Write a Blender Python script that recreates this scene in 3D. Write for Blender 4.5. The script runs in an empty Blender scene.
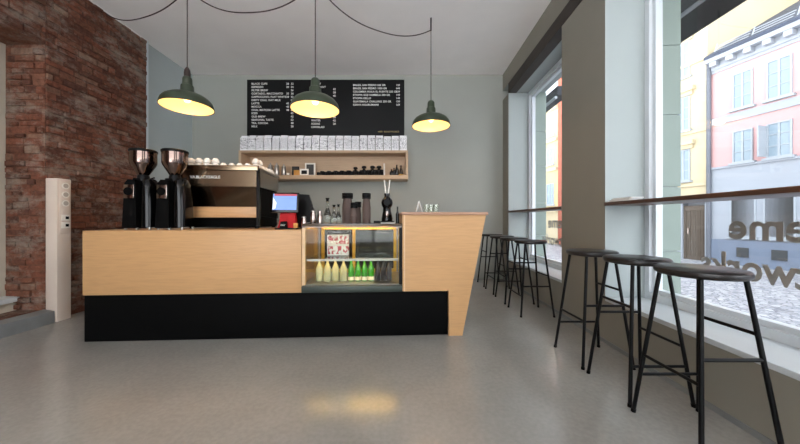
import bpy, bmesh, math, random
from mathutils import Vector, Matrix
random.seed(7)
SC = bpy.context.scene
COL = SC.collection
H = 0.97            # eye height
F = 290.0           # focal length in pixels of the 800x444 frame
U0, V0 = 398.0, 219.5
D = 4.75            # back wall
ZC = 3.34           # ceiling height

def P(u, v, Y):
    return Vector(((u-U0)*Y/F, Y, H-(v-V0)*Y/F))
def XU(u, Y): return (u-U0)*Y/F
def ZV(v, Y): return H-(v-V0)*Y/F

# ------------------------------------------------------------------ materials
def lin(c):
    return tuple((x/255/12.92 if x/255 <= .04045 else ((x/255+.055)/1.055)**2.4) for x in c)
def new_mat(name):
    m = bpy.data.materials.new(name); m.use_nodes = True
    nt = m.node_tree; b = nt.nodes['Principled BSDF']
    return m, nt, b
def setin(b, **k):
    for n, v in k.items():
        b.inputs[n.replace('_', ' ')].default_value = v
def N(nt, t, **k):
    n = nt.nodes.new(t)
    for a, v in k.items(): setattr(n, a, v)
    return n
def mat(name, rgb, rough=.5, metal=0., spec=.5, var=.0, scale=8., bump=0., bscale=60., trans=0., stretch=(1,1,1), alpha=None, emit=None, estr=0., coat=0.):
    m, nt, b = new_mat(name)
    c = lin(rgb)
    setin(b, Base_Color=(*c, 1), Roughness=rough, Metallic=metal, Specular_IOR_Level=spec, Transmission_Weight=trans, Coat_Weight=coat)
    if emit: setin(b, Emission_Color=(*lin(emit), 1), Emission_Strength=estr)
    if var > 0 or bump > 0:
        tc = N(nt, 'ShaderNodeTexCoord'); mp = N(nt, 'ShaderNodeMapping'); mp.inputs['Scale'].default_value = stretch
        nt.links.new(tc.outputs['Object'], mp.inputs['Vector'])
    if var > 0:
        no = N(nt, 'ShaderNodeTexNoise'); no.inputs['Scale'].default_value = scale; no.inputs['Detail'].default_value = 6
        nt.links.new(mp.outputs[0], no.inputs['Vector'])
        r = N(nt, 'ShaderNodeValToRGB')
        r.color_ramp.elements[0].position = .3; r.color_ramp.elements[1].position = .7
        r.color_ramp.elements[0].color = (*[x*(1-var) for x in c], 1)
        r.color_ramp.elements[1].color = (*[min(1, x*(1+var)) for x in c], 1)
        nt.links.new(no.outputs['Fac'], r.inputs[0]); nt.links.new(r.outputs[0], b.inputs['Base Color'])
    if bump > 0:
        n2 = N(nt, 'ShaderNodeTexNoise'); n2.inputs['Scale'].default_value = bscale; n2.inputs['Detail'].default_value = 4
        nt.links.new(mp.outputs[0], n2.inputs['Vector'])
        bp = N(nt, 'ShaderNodeBump'); bp.inputs['Strength'].default_value = bump; bp.inputs['Distance'].default_value = .01
        nt.links.new(n2.outputs['Fac'], bp.inputs['Height']); nt.links.new(bp.outputs[0], b.inputs['Normal'])
    return m

def wood(name, rgb, axis='x', rough=.4, dark=.72, scale=1.0):
    m, nt, b = new_mat(name); c = lin(rgb)
    tc = N(nt, 'ShaderNodeTexCoord'); mp = N(nt, 'ShaderNodeMapping')
    s = {'x': (1.1, 9, 16), 'y': (9, 1.1, 16), 'z': (16, 9, 1.1)}[axis]
    mp.inputs['Scale'].default_value = tuple(k*scale for k in s)
    nt.links.new(tc.outputs['Object'], mp.inputs['Vector'])
    n1 = N(nt, 'ShaderNodeTexNoise'); n1.inputs['Scale'].default_value = 1.0; n1.inputs['Detail'].default_value = 5; n1.inputs['Distortion'].default_value = 1.6
    n2 = N(nt, 'ShaderNodeTexNoise'); n2.inputs['Scale'].default_value = 7.0; n2.inputs['Detail'].default_value = 3
    nt.links.new(mp.outputs[0], n1.inputs['Vector']); nt.links.new(mp.outputs[0], n2.inputs['Vector'])
    w = N(nt, 'ShaderNodeMath', operation='PINGPONG'); w.inputs[1].default_value = .5
    mu = N(nt, 'ShaderNodeMath', operation='MULTIPLY'); mu.inputs[1].default_value = 5.0
    nt.links.new(n1.outputs['Fac'], mu.inputs[0]); nt.links.new(mu.outputs[0], w.inputs[0])
    ad = N(nt, 'ShaderNodeMath', operation='MULTIPLY_ADD'); ad.inputs[1].default_value = .6
    nt.links.new(w.outputs[0], ad.inputs[0]); nt.links.new(n2.outputs['Fac'], ad.inputs[2])
    r = N(nt, 'ShaderNodeValToRGB')
    r.color_ramp.elements[0].position = .3; r.color_ramp.elements[0].color = (*[x*dark for x in c], 1)
    r.color_ramp.elements[1].position = .8; r.color_ramp.elements[1].color = (*c, 1)
    nt.links.new(ad.outputs[0], r.inputs[0]); nt.links.new(r.outputs[0], b.inputs['Base Color'])
    setin(b, Roughness=rough, Specular_IOR_Level=.4)
    return m

def brick_mat():
    m, nt, b = new_mat('old_brick')
    tc = N(nt, 'ShaderNodeTexCoord'); at = N(nt, 'ShaderNodeAttribute', attribute_name='tone')
    r0 = N(nt, 'ShaderNodeValToRGB'); cr = r0.color_ramp
    cr.elements[0].position = 0; cr.elements[0].color = (*lin((92, 64, 54)), 1)
    cr.elements[1].position = 1; cr.elements[1].color = (*lin((138, 112, 96)), 1)
    for p, c in ((.3, (108, 72, 58)), (.6, (126, 80, 63)), (.9, (122, 88, 72))):
        e = cr.elements.new(p); e.color = (*lin(c), 1)
    nt.links.new(at.outputs['Fac'], r0.inputs[0])
    n1 = N(nt, 'ShaderNodeTexNoise'); n1.inputs['Scale'].default_value = 22; n1.inputs['Detail'].default_value = 8; n1.inputs['Roughness'].default_value = .7
    nt.links.new(tc.outputs['Object'], n1.inputs['Vector'])
    r1 = N(nt, 'ShaderNodeValToRGB'); r1.color_ramp.elements[0].position = .3; r1.color_ramp.elements[0].color = (.5, .48, .47, 1)
    r1.color_ramp.elements[1].position = .7; r1.color_ramp.elements[1].color = (1.25, 1.15, 1.08, 1)
    nt.links.new(n1.outputs['Fac'], r1.inputs[0])
    mx = N(nt, 'ShaderNodeMix', data_type='RGBA', blend_type='MULTIPLY'); mx.inputs['Factor'].default_value = 1
    nt.links.new(r0.outputs[0], mx.inputs['A']); nt.links.new(r1.outputs[0], mx.inputs['B'])
    n2 = N(nt, 'ShaderNodeTexNoise'); n2.inputs['Scale'].default_value = 2.6; n2.inputs['Detail'].default_value = 10; n2.inputs['Roughness'].default_value = .78
    mp2 = N(nt, 'ShaderNodeMapping'); mp2.inputs['Scale'].default_value = (1, 1, 1.8); mp2.inputs['Location'].default_value = (3.1, .7, 1.9)
    nt.links.new(tc.outputs['Object'], mp2.inputs['Vector']); nt.links.new(mp2.outputs[0], n2.inputs['Vector'])
    r2 = N(nt, 'ShaderNodeValToRGB'); r2.color_ramp.elements[0].position = .49; r2.color_ramp.elements[0].color = (0, 0, 0, 1)
    r2.color_ramp.elements[1].position = .62; r2.color_ramp.elements[1].color = (.62, .62, .62, 1)
    nt.links.new(n2.outputs['Fac'], r2.inputs[0])
    mx2 = N(nt, 'ShaderNodeMix', data_type='RGBA'); mx2.inputs['B'].default_value = (*lin((152, 142, 130)), 1)
    nt.links.new(r2.outputs[0], mx2.inputs['Factor']); nt.links.new(mx.outputs['Result'], mx2.inputs['A'])
    nt.links.new(mx2.outputs['Result'], b.inputs['Base Color'])
    bp = N(nt, 'ShaderNodeBump'); bp.inputs['Strength'].default_value = .7; bp.inputs['Distance'].default_value = .012
    nt.links.new(n1.outputs['Fac'], bp.inputs['Height']); nt.links.new(bp.outputs[0], b.inputs['Normal'])
    setin(b, Roughness=.9, Specular_IOR_Level=.2)
    return m

def concrete_floor():
    m, nt, b = new_mat('polished_concrete')
    tc = N(nt, 'ShaderNodeTexCoord')
    n1 = N(nt, 'ShaderNodeTexNoise'); n1.inputs['Scale'].default_value = 1.3; n1.inputs['Detail'].default_value = 8; n1.inputs['Roughness'].default_value = .6
    n2 = N(nt, 'ShaderNodeTexNoise'); n2.inputs['Scale'].default_value = 45; n2.inputs['Detail'].default_value = 6
    for n in (n1, n2): nt.links.new(tc.outputs['Object'], n.inputs['Vector'])
    r = N(nt, 'ShaderNodeValToRGB')
    r.color_ramp.elements[0].position = .32; r.color_ramp.elements[0].color = (*lin((140, 137, 132)), 1)
    r.color_ramp.elements[1].position = .7; r.color_ramp.elements[1].color = (*lin((156, 153, 147)), 1)
    nt.links.new(n1.outputs['Fac'], r.inputs[0])
    r2 = N(nt, 'ShaderNodeValToRGB')
    r2.color_ramp.elements[0].position = .35; r2.color_ramp.elements[0].color = (.93, .93, .93, 1)
    r2.color_ramp.elements[1].position = .65; r2.color_ramp.elements[1].color = (1.04, 1.04, 1.04, 1)
    nt.links.new(n2.outputs['Fac'], r2.inputs[0])
    mx = N(nt, 'ShaderNodeMix', data_type='RGBA', blend_type='MULTIPLY'); mx.inputs['Factor'].default_value = 1
    nt.links.new(r.outputs[0], mx.inputs['A']); nt.links.new(r2.outputs[0], mx.inputs['B'])
    nt.links.new(mx.outputs['Result'], b.inputs['Base Color'])
    mr = N(nt, 'ShaderNodeMapRange'); mr.inputs['To Min'].default_value = .13; mr.inputs['To Max'].default_value = .24
    nt.links.new(n1.outputs['Fac'], mr.inputs['Value']); nt.links.new(mr.outputs[0], b.inputs['Roughness'])
    bp = N(nt, 'ShaderNodeBump'); bp.inputs['Strength'].default_value = .05; bp.inputs['Distance'].default_value = .004
    nt.links.new(n2.outputs['Fac'], bp.inputs['Height']); nt.links.new(bp.outputs[0], b.inputs['Normal'])
    setin(b, Specular_IOR_Level=.9)
    return m

def glass_pane(name, tint=(1, 1, 1), gloss=.06):
    m = bpy.data.materials.new(name); m.use_nodes = True; nt = m.node_tree; nt.nodes.clear()
    out = N(nt, 'ShaderNodeOutputMaterial'); tr = N(nt, 'ShaderNodeBsdfTransparent'); gl = N(nt, 'ShaderNodeBsdfGlossy')
    tr.inputs['Color'].default_value = (*tint, 1); gl.inputs['Roughness'].default_value = .02
    lw = N(nt, 'ShaderNodeLayerWeight'); lw.inputs['Blend'].default_value = .5
    pw = N(nt, 'ShaderNodeMath', operation='POWER'); pw.inputs[1].default_value = 5
    mr = N(nt, 'ShaderNodeMath', operation='MULTIPLY_ADD'); mr.inputs[1].default_value = .8; mr.inputs[2].default_value = gloss*.5
    nt.links.new(lw.outputs['Facing'], pw.inputs[0]); nt.links.new(pw.outputs[0], mr.inputs[0])
    mx = N(nt, 'ShaderNodeMixShader')
    nt.links.new(mr.outputs[0], mx.inputs[0]); nt.links.new(tr.outputs[0], mx.inputs[1]); nt.links.new(gl.outputs[0], mx.inputs[2])
    nt.links.new(mx.outputs[0], out.inputs['Surface'])
    return m

def cobble_mat():
    m, nt, b = new_mat('cobbles')
    tc = N(nt, 'ShaderNodeTexCoord')
    v = N(nt, 'ShaderNodeTexVoronoi', feature='F1'); v.inputs['Scale'].default_value = 6.5
    ve = N(nt, 'ShaderNodeTexVoronoi', feature='DISTANCE_TO_EDGE'); ve.inputs['Scale'].default_value = 6.5
    for n in (v, ve): nt.links.new(tc.outputs['Object'], n.inputs['Vector'])
    r = N(nt, 'ShaderNodeValToRGB'); r.color_ramp.elements[0].color = (*lin((140, 141, 146)), 1); r.color_ramp.elements[1].color = (*lin((176, 176, 176)), 1)
    sp = N(nt, 'ShaderNodeSeparateColor'); nt.links.new(v.outputs['Color'], sp.inputs[0]); nt.links.new(sp.outputs[0], r.inputs[0])
    r2 = N(nt, 'ShaderNodeValToRGB'); r2.color_ramp.elements[0].color = (.35, .35, .38, 1); r2.color_ramp.elements[1].position = .12; r2.color_ramp.elements[1].color = (1, 1, 1, 1)
    nt.links.new(ve.outputs['Distance'], r2.inputs[0])
    mx = N(nt, 'ShaderNodeMix', data_type='RGBA', blend_type='MULTIPLY'); mx.inputs['Factor'].default_value = 1
    nt.links.new(r.outputs[0], mx.inputs['A']); nt.links.new(r2.outputs[0], mx.inputs['B']); nt.links.new(mx.outputs['Result'], b.inputs['Base Color'])
    setin(b, Roughness=.7)
    return m

def print_mat(name, paper, ink, sx, sz, thr=.55, zlo=.1, zhi=.9):
    """paper with small rows of illegible grey print"""
    m, nt, b = new_mat(name)
    tc = N(nt, 'ShaderNodeTexCoord'); mp = N(nt, 'ShaderNodeMapping'); mp.inputs['Scale'].default_value = (sx, 3, sz)
    oi = N(nt, 'ShaderNodeObjectInfo'); ad = N(nt, 'ShaderNodeVectorMath', operation='ADD')
    nt.links.new(tc.outputs['Object'], mp.inputs['Vector'])
    mu = N(nt, 'ShaderNodeMath', operation='MULTIPLY'); mu.inputs[1].default_value = 37.0
    nt.links.new(oi.outputs['Random'], mu.inputs[0])
    nt.links.new(mp.outputs[0], ad.inputs[0]); nt.links.new(mu.outputs[0], ad.inputs[1])
    no = N(nt, 'ShaderNodeTexNoise'); no.inputs['Scale'].default_value = 1; no.inputs['Detail'].default_value = 2
    nt.links.new(ad.outputs[0], no.inputs['Vector'])
    r = N(nt, 'ShaderNodeValToRGB'); r.color_ramp.elements[0].position = thr-.03; r.color_ramp.elements[1].position = thr+.03
    r.color_ramp.elements[0].color = (0, 0, 0, 1); r.color_ramp.elements[1].color = (1, 1, 1, 1)
    nt.links.new(no.outputs['Fac'], r.inputs[0])
    sep = N(nt, 'ShaderNodeSeparateXYZ'); nt.links.new(tc.outputs['Generated'], sep.inputs[0])
    a = N(nt, 'ShaderNodeMath', operation='GREATER_THAN'); a.inputs[1].default_value = zlo
    c = N(nt, 'ShaderNodeMath', operation='LESS_THAN'); c.inputs[1].default_value = zhi
    nt.links.new(sep.outputs['Z'], a.inputs[0]); nt.links.new(sep.outputs['Z'], c.inputs[0])
    p1 = N(nt, 'ShaderNodeMath', operation='MULTIPLY'); nt.links.new(a.outputs[0], p1.inputs[0]); nt.links.new(c.outputs[0], p1.inputs[1])
    p2 = N(nt, 'ShaderNodeMath', operation='MULTIPLY'); nt.links.new(p1.outputs[0], p2.inputs[0]); nt.links.new(r.outputs[0], p2.inputs[1])
    mx = N(nt, 'ShaderNodeMix', data_type='RGBA'); mx.inputs['A'].default_value = (*lin(paper), 1); mx.inputs['B'].default_value = (*lin(ink), 1)
    nt.links.new(p2.outputs[0], mx.inputs['Factor']); nt.links.new(mx.outputs['Result'], b.inputs['Base Color'])
    setin(b, Roughness=.7)
    return m

M = {
 'brick': brick_mat(), 'floor': concrete_floor(), 'cobble': cobble_mat(),
 'wall': mat('wall_paint', (153, 155, 148), .75, var=.03, scale=2, bump=.05),
 'wall_l': mat('wall_paint_daylit', (160, 168, 167), .75, var=.03, scale=2, bump=.05),
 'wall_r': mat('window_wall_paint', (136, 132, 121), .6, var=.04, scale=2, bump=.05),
 'ceil': mat('ceiling_paint', (240, 236, 233), .85, var=.02, scale=3, bump=.05),
 'plaster': mat('pale_plaster', (196, 186, 168), .85, var=.08, scale=5, bump=.2),
 'curb': mat('grey_curb', (122, 124, 124), .7, var=.12, scale=6),
 'beam': mat('dark_beam', (52, 44, 38), .6, var=.2, scale=5, stretch=(6, 1, 6)),
 'sill': mat('sill_paint', (196, 202, 204), .45, var=.04, scale=4),
 'frame': mat('window_frame_paint', (212, 218, 222), .35, var=.02),
 'ply': wood('birch_ply', (198, 154, 106), 'x', .4, .88),
 'plyedge': wood('ply_edge', (222, 190, 150), 'x', .5, .85, 2),
 'cap': wood('ply_cap', (176, 134, 108), 'x', .4, .8),
 'shelfwood': wood('shelf_ply', (196, 168, 138), 'x', .5, .85),
 'walnut': wood('walnut', (92, 60, 44), 'y', .35, .7),
 'black': mat('black_panel', (6, 6, 6), .65, var=.15, scale=10, spec=.08),
 'blackgloss': mat('black_gloss', (7, 7, 8), .15, spec=.35, coat=.05),
 'blacksteel': mat('black_steel', (9, 9, 10), .45, spec=.18, var=.1, scale=20),
 'seat': mat('seat_black_wood', (34, 29, 27), .34, var=.25, scale=6, stretch=(1, 8, 1)),
 'chrome': mat('chrome', (165, 152, 144), .14, metal=1),
 'hopper': mat('dark_chrome', (122, 104, 96), .12, metal=1),
 'steel': mat('brushed_steel', (170, 166, 160), .3, metal=1),
 'brownish': mat('brown_reflection_metal', (150, 132, 108), .22, metal=1),  # brown of the reflected room put into the metal colour
 'darkmirror': mat('dark_mirror', (112, 90, 70), .12, metal=1),  # reflected brown put into this darker metal colour too
 'woodtone': wood('warm_trim', (205, 160, 112), 'x', .35, .85),  # wood-toned satin finish for the machine's lower strip
 'green': mat('green_enamel', (48, 58, 42), .4, coat=.15),
 'enamel': mat('cream_enamel', (244, 214, 158), .5),
 'bulb': mat('bulb_glow', (255, 230, 180), .4, emit=(255, 206, 128), estr=2.6),
 'cord': mat('brown_cord', (52, 34, 32), .7),
 'capbrown': mat('brown_cord_grip', (48, 32, 26), .5),
 'board': mat('menu_black', (12, 12, 13), .6, spec=.25),
 'letter': mat('white_letters', (235, 235, 230), .6),
 'gold': mat('gold_letters', (150, 132, 80), .5),
 'white': mat('white_ceramic', (238, 232, 222), .25),
 'white_plastic': mat('white_plastic', (214, 198, 184), .4, var=.03, scale=3),
 'bag': print_mat('bag_paper', (248, 248, 250), (110, 110, 118), 80, 150, .55, .1, .8),
 'carton': print_mat('carton_print', (236, 236, 238), (196, 96, 112), 40, 22, .5, .12, .9),
 'wellshade': mat('socket_shade', (178, 168, 156), .5),
 'wall_lp': mat('wall_paint_light', (180, 189, 189), .75, var=.03, scale=2, bump=.05),
 'red': mat('red_plastic', (176, 6, 14), .5, spec=.2),
 'screen': mat('lit_screen', (20, 20, 30), .2, emit=(122, 158, 232), estr=.95),
 'screenred': mat('screen_header', (40, 10, 10), .3, emit=(205, 70, 92), estr=.7),
 'screenwhite': mat('screen_white', (80, 80, 80), .3, emit=(220, 235, 255), estr=.95),
 'cup_brown': mat('brown_paper', (86, 70, 64), .7, var=.1, scale=12),
 'glassclear': mat('clear_bottle', (240, 244, 236), .03, trans=1.0),
 'juice': mat('pale_lemon_drink', (208, 210, 172), .1, trans=.45),
 'glassgreen': mat('green_bottle', (52, 150, 18), .1, trans=.25),
 'glassdark': mat('dark_bottle', (26, 20, 18), .1, trans=.2),
 'label_w': mat('paper_label', (224, 214, 190), .6),
 'label_r': mat('salmon_label', (216, 140, 104), .6),
 'label_y': mat('yellow_label', (206, 158, 62), .6),
 'capgold': mat('bottle_cap', (196, 160, 80), .35, metal=.6),
 'casegreen': mat('case_rail', (58, 66, 60), .4, metal=.3),
 'litframe': mat('warm_lit_aluminium', (226, 186, 74), .4, metal=.2),  # aluminium with the strip light's yellow put into its colour
 'led': mat('led_strip', (255, 230, 160), .4, emit=(255, 204, 110), estr=20),
 'pane': glass_pane('window_glass'), 'caseglass': glass_pane('case_glass', (.95, .97, .95), .02),
 'topglass': mat('dark_glass_top', (84, 72, 60), .15, spec=.6),
 'vinyl': mat('grey_vinyl', (158, 156, 150), .6),
 'pink': mat('pink_stucco', (188, 150, 148), .9, var=.04, scale=.7),
 'fwhite': mat('white_stucco', (150, 155, 162), .9, var=.03, scale=.8),
 'plinthblue': mat('blue_grey_plinth', (108, 118, 134), .85, var=.06, scale=2),
 'cream': mat('cream_stucco', (186, 172, 142), .9, var=.04, scale=.8),
 'ochre': mat('ochre_stucco', (186, 166, 126), .9, var=.06, scale=.8),
 'redwall': mat('red_brick_facade', (150, 84, 66), .9, var=.1, scale=3),
 'slate': mat('slate_roof', (50, 58, 74), .6, var=.2, scale=3),
 'palebrick': mat('pale_gable_brick', (148, 142, 124), .9, var=.12, scale=5, bump=.3, bscale=14),
 'winframe': mat('house_window_paint', (152, 158, 164), .6),
 'winglass': mat('house_window_glass', (132, 148, 158), .08, spec=.8),
 'windark': mat('shop_window_glass', (56, 58, 58), .08, spec=.8),
 'gatewood': wood('gate_wood', (96, 84, 72), 'z', .7, .6),
 'jamb': mat('pale_green_stone', (132, 144, 136), .85, var=.05, scale=3),
 'awning': mat('awning_fabric', (54, 56, 60), .9, var=.1, scale=4),
 'pipe': mat('downpipe_grey', (92, 96, 104), .5),
 'asphalt': mat('pavement', (136, 138, 142), .85, var=.08, scale=3),
 'orange': mat('amber_print', (206, 148, 70), .6),
 'darkcab': mat('dark_cabinet', (46, 44, 42), .5),
 'paper': mat('white_paper', (226, 226, 222), .7),
}

# ------------------------------------------------------------------ mesh helpers
def box(bm, x0, x1, y0, y1, z0, z1, bev=0.):
    vs = [bm.verts.new(p) for p in ((x0,y0,z0),(x1,y0,z0),(x1,y1,z0),(x0,y1,z0),(x0,y0,z1),(x1,y0,z1),(x1,y1,z1),(x0,y1,z1))]
    fs = [bm.faces.new([vs[i] for i in f]) for f in ((3,2,1,0),(4,5,6,7),(0,1,5,4),(1,2,6,5),(2,3,7,6),(3,0,4,7))]
    if bev > 0:
        es = list({e for f in fs for e in f.edges})
        bmesh.ops.bevel(bm, geom=es, offset=bev, segments=2, affect='EDGES', profile=.5)
    return bm
def lathe(bm, prof, c=(0,0,0), seg=24, close=True):
    """prof: (radius, z) bottom to top or along any path"""
    rings = []
    for r, z in prof:
        if r < 1e-6: rings.append([bm.verts.new((c[0], c[1], c[2]+z))])
        else: rings.append([bm.verts.new((c[0]+r*math.cos(2*math.pi*k/seg), c[1]+r*math.sin(2*math.pi*k/seg), c[2]+z)) for k in range(seg)])
    for a, b in zip(rings, rings[1:]):
        for k in range(seg):
            k2 = (k+1) % seg
            if len(a) == 1 and len(b) == 1: continue
            if len(a) == 1: bm.faces.new((a[0], b[k2], b[k]))
            elif len(b) == 1: bm.faces.new((a[k], a[k2], b[0]))
            else: bm.faces.new((a[k], a[k2], b[k2], b[k]))
    if close:
        if len(rings[0]) > 1: bm.faces.new(rings[0][::-1])
        if len(rings[-1]) > 1: bm.faces.new(rings[-1])
    return bm
def tube(bm, pts, r, seg=10, r1=None):
    pts = [Vector(p) for p in pts]; n = len(pts); rings = []
    prev = None
    for i, p in enumerate(pts):
        t = (pts[min(i+1, n-1)]-pts[max(i-1, 0)]).normalized()
        if prev is None:
            a = Vector((0,0,1)) if abs(t.z) < .9 else Vector((1,0,0))
            x = t.cross(a).normalized()
        else:
            x = (prev - t*prev.dot(t)).normalized()
        prev = x; y = t.cross(x)
        rr = r if r1 is None else r+(r1-r)*i/(n-1)
        rings.append([bm.verts.new(p+x*rr*math.cos(2*math.pi*k/seg)+y*rr*math.sin(2*math.pi*k/seg)) for k in range(seg)])
    for a, b in zip(rings, rings[1:]):
        for k in range(seg): bm.faces.new((a[k], a[(k+1)%seg], b[(k+1)%seg], b[k]))
    bm.faces.new(rings[0][::-1]); bm.faces.new(rings[-1])
    return bm
def prism(bm, poly, y0, y1, axis='y'):
    """poly of (a,b) extruded along axis"""
    def pt(a, b, t):
        return (a, t, b) if axis == 'y' else ((t, a, b) if axis == 'x' else (a, b, t))
    A = [bm.verts.new(pt(a, b, y0)) for a, b in poly]; B = [bm.verts.new(pt(a, b, y1)) for a, b in poly]
    bm.faces.new(A); bm.faces.new(B[::-1]); n = len(poly)
    for k in range(n): bm.faces.new((A[k], B[k], B[(k+1)%n], A[(k+1)%n]))
    return bm
def new(): return bmesh.new()
def obj(name, bm, m, parent=None, loc=(0,0,0), rz=0., smooth=True, ang=40):
    bmesh.ops.recalc_face_normals(bm, faces=bm.faces)
    me = bpy.data.meshes.new(name); bm.to_mesh(me); bm.free()
    ms = m if isinstance(m, (list, tuple)) else [m]
    for k in ms: me.materials.append(M[k])
    if smooth:
        for p in me.polygons: p.use_smooth = True
        me.set_sharp_from_angle(angle=math.radians(ang))
    o = bpy.data.objects.new(name, me); COL.objects.link(o)
    o.location = loc; o.rotation_euler = (0, 0, rz)
    if parent: o.parent = parent
    return o
def tag(o, label, cat, group=None):
    o['label'] = label; o['category'] = cat
    if group: o['group'] = group
    return o
def thing(name, label, cat, loc=(0,0,0), rz=0., group=None):
    o = bpy.data.objects.new(name, None); COL.objects.link(o); o.empty_display_size = .1
    o.location = loc; o.rotation_euler = (0, 0, rz)
    return tag(o, label, cat, group)
def struct(name, bm, m, parent=None, loc=(0,0,0), rz=0., smooth=False):
    o = obj(name, bm, m, parent, loc, rz, smooth)
    if parent is None: o['kind'] = 'structure'
    return o
def dup(root, loc, label=None, rz=None, scale=None):
    r = root.copy(); COL.objects.link(r); r.location = loc
    if label: r['label'] = label
    if rz is not None: r.rotation_euler = (0, 0, rz)
    if scale is not None: r.scale = scale
    for ch in list(root.children):
        c = ch.copy(); COL.objects.link(c); c.parent = r
        for g in list(ch.children):
            d = g.copy(); COL.objects.link(d); d.parent = c
    return r
def text_mesh(body, size, ext=.0008, align='LEFT', space=1.0, line=1.0, offset=0.):
    cu = bpy.data.curves.new('text', 'FONT'); cu.body = body; cu.size = size; cu.extrude = ext; cu.align_x = align
    cu.space_character = space; cu.space_line = line; cu.offset = offset; cu.resolution_u = 3
    o = bpy.data.objects.new('text', cu); COL.objects.link(o)
    bpy.context.view_layer.update()
    me = bpy.data.meshes.new_from_object(o.evaluated_get(bpy.context.evaluated_depsgraph_get()))
    bpy.data.objects.remove(o); bpy.data.curves.remove(cu)
    return me
def text_obj(name, me, m, parent, mtx):
    me.transform(mtx)
    me.materials.clear(); me.materials.append(M[m])
    o = bpy.data.objects.new(name, me); COL.objects.link(o)
    if parent: o.parent = parent
    return o
ORD = ['first','second','third','fourth','fifth','sixth','seventh','eighth','ninth','tenth','eleventh','twelfth','thirteenth','fourteenth','fifteenth','sixteenth','seventeenth','eighteenth','nineteenth','twentieth','twenty-first','twenty-second']
RX90 = Matrix.Rotation(math.pi/2, 4, 'X')      # text upright, readable from -Y

# ------------------------------------------------------------------ room shell
YB = -3.2
WR0, WRS = 1.55, .035                       # right wall line X = WR0 + WRS*Y
WRA = -math.atan(WRS)
def XR(Y): return WR0+WRS*Y
XL, XLP = -3.33, -3.37
b = new(); box(b, -3.95, 2.2, YB-.3, D+.2, -.15, 0); struct('floor', b, 'floor')
b = new(); box(b, -3.95, 2.2, YB-.3, D+.2, ZC, ZC+.15); struct('ceiling', b, 'ceil')
b = new(); box(b, -3.95, 2.2, D, D+.2, 0, ZC); struct('wall_back', b, 'wall')
b = new(); box(b, -3.95, XLP, 3.84, D, 0, ZC); struct('wall_left_plaster', b, 'wall_lp')
b = new(); box(b, XLP, -3.325, 3.835, 3.865, 0, ZC); struct('trim_1', b, 'frame')
b = new(); box(b, XL-.02, XL+.012, YB, 3.84, ZC-.012, ZC); struct('trim_2', b, 'ceil')
# brick wall with a deep niche
NY0, NY1, NZ0, NZ1 = 1.0, 2.735, .25, 2.62
b = new()
box(b, -3.95, XL, NY1, 3.84, 0, ZC)
box(b, -3.95, XL, YB, NY0, 0, ZC)
box(b, -3.95, XL, NY0, NY1, NZ1, ZC)
box(b, -3.95, XL, NY0, NY1, 0, .115)
# hand laid old bricks, each a little proud of the mortar bed
tone = b.faces.layers.float.new('tone')
for f in b.faces: f[tone] = random.choice((.12, .8))
def lay(plane, a0, a1, z0, z1, base, flip=1):
    z = z0
    while z < z1-.03:
        hgt = random.uniform(.05, .075); a = a0+random.uniform(-.12, 0)
        while a < a1:
            ln_ = random.choice((.09, .12, .15, .2, .24))*random.uniform(.8, 1.15)
            lo, hi = max(a, a0), min(a+ln_, a1)
            if hi-lo > .03:
                pr = random.uniform(.0, .024); g = random.uniform(.003, .009); dz = random.uniform(-.008, .008)
                n0 = len(b.faces); zt = min(z+hgt-g+dz, z1)
                if plane == 'x': box(b, base-.02, base+pr, lo+g, hi-g, z+g+dz, zt, .005)
                else: box(b, lo+g, hi-g, base-pr, base+.02, z+g+dz, zt, .005)
                b.faces.ensure_lookup_table(); tn = random.random()
                for f in b.faces[n0:]: f[tone] = tn
            a += ln_
        z += hgt
lay('x', NY1+.0, 3.83, .12, ZC-.015, XL)
lay('x', 1.6, NY1, NZ1+.02, ZC-.015, XL)
lay('y', -3.69, XL+.005, .12, NZ1-.01, NY1)
struct('wall_left', b, 'brick')
b = new(); box(b, -3.85, -3.70, NY0, NY1, NZ0-.05, NZ1); box(b, -3.85, -3.6, NY0, NY1, .116, NZ0-.05)
struct('wall_left_niche', b, 'plaster')
b = new(); box(b, -3.72, -3.56, NY0, NY1-.004, NZ0-.05, NZ0, .008); struct('trim_3', b, 'sill')
b = new(); prism(b, [(XL, 0), (XL+.10, 0), (XL+.095, .11), (XL, .125)], YB, 2.73); struct('baseboard_left', b, 'curb')

# right wall (own frame: x outward, y along the wall)
BAYS = [(-2.7, -1.25), (-.55, 2.283), (2.93, 4.48)]
SILL, TOP = .36, 2.92
def rw(name, bm, m, parent=None, kind=True):
    o = obj(name, bm, m, parent, (0,0,0) if parent else (WR0, 0, 0), 0 if parent else WRA, False)
    if kind and not parent: o['kind'] = 'structure'
    return o
b = new()
box(b, 0, .55, YB-.3, D+.2, 3.07, ZC)                 # header
box(b, .12, .55, YB-.3, D+.2, TOP, 3.07)
edges = [YB-.3]+[e for bb in BAYS for e in bb]+[D+.2]
for k in range(0, len(edges), 2): box(b, 0, .55, edges[k], edges[k+1], 0, TOP)
for s0, s1 in BAYS:
    box(b, 0, .31, s0, s1, 0, SILL-.03); box(b, .31, .55, s0, s1, -.15, SILL-.03)
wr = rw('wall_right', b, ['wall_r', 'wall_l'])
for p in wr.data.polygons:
    if abs(p.normal.y) > .9 or p.normal.z < -.9: p.material_index = 1  # reveals and undersides: daylight put into a lighter, cooler wall colour
b = new(); box(b, -.006, .12, YB, 4.48, TOP, 3.07, .006); rw('trim_4', b, 'beam')
b = new()
box(b, -.006, 0, YB, D-.01, 0, .03)
rw('baseboard_right', b, 'curb')
wins = []
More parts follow.
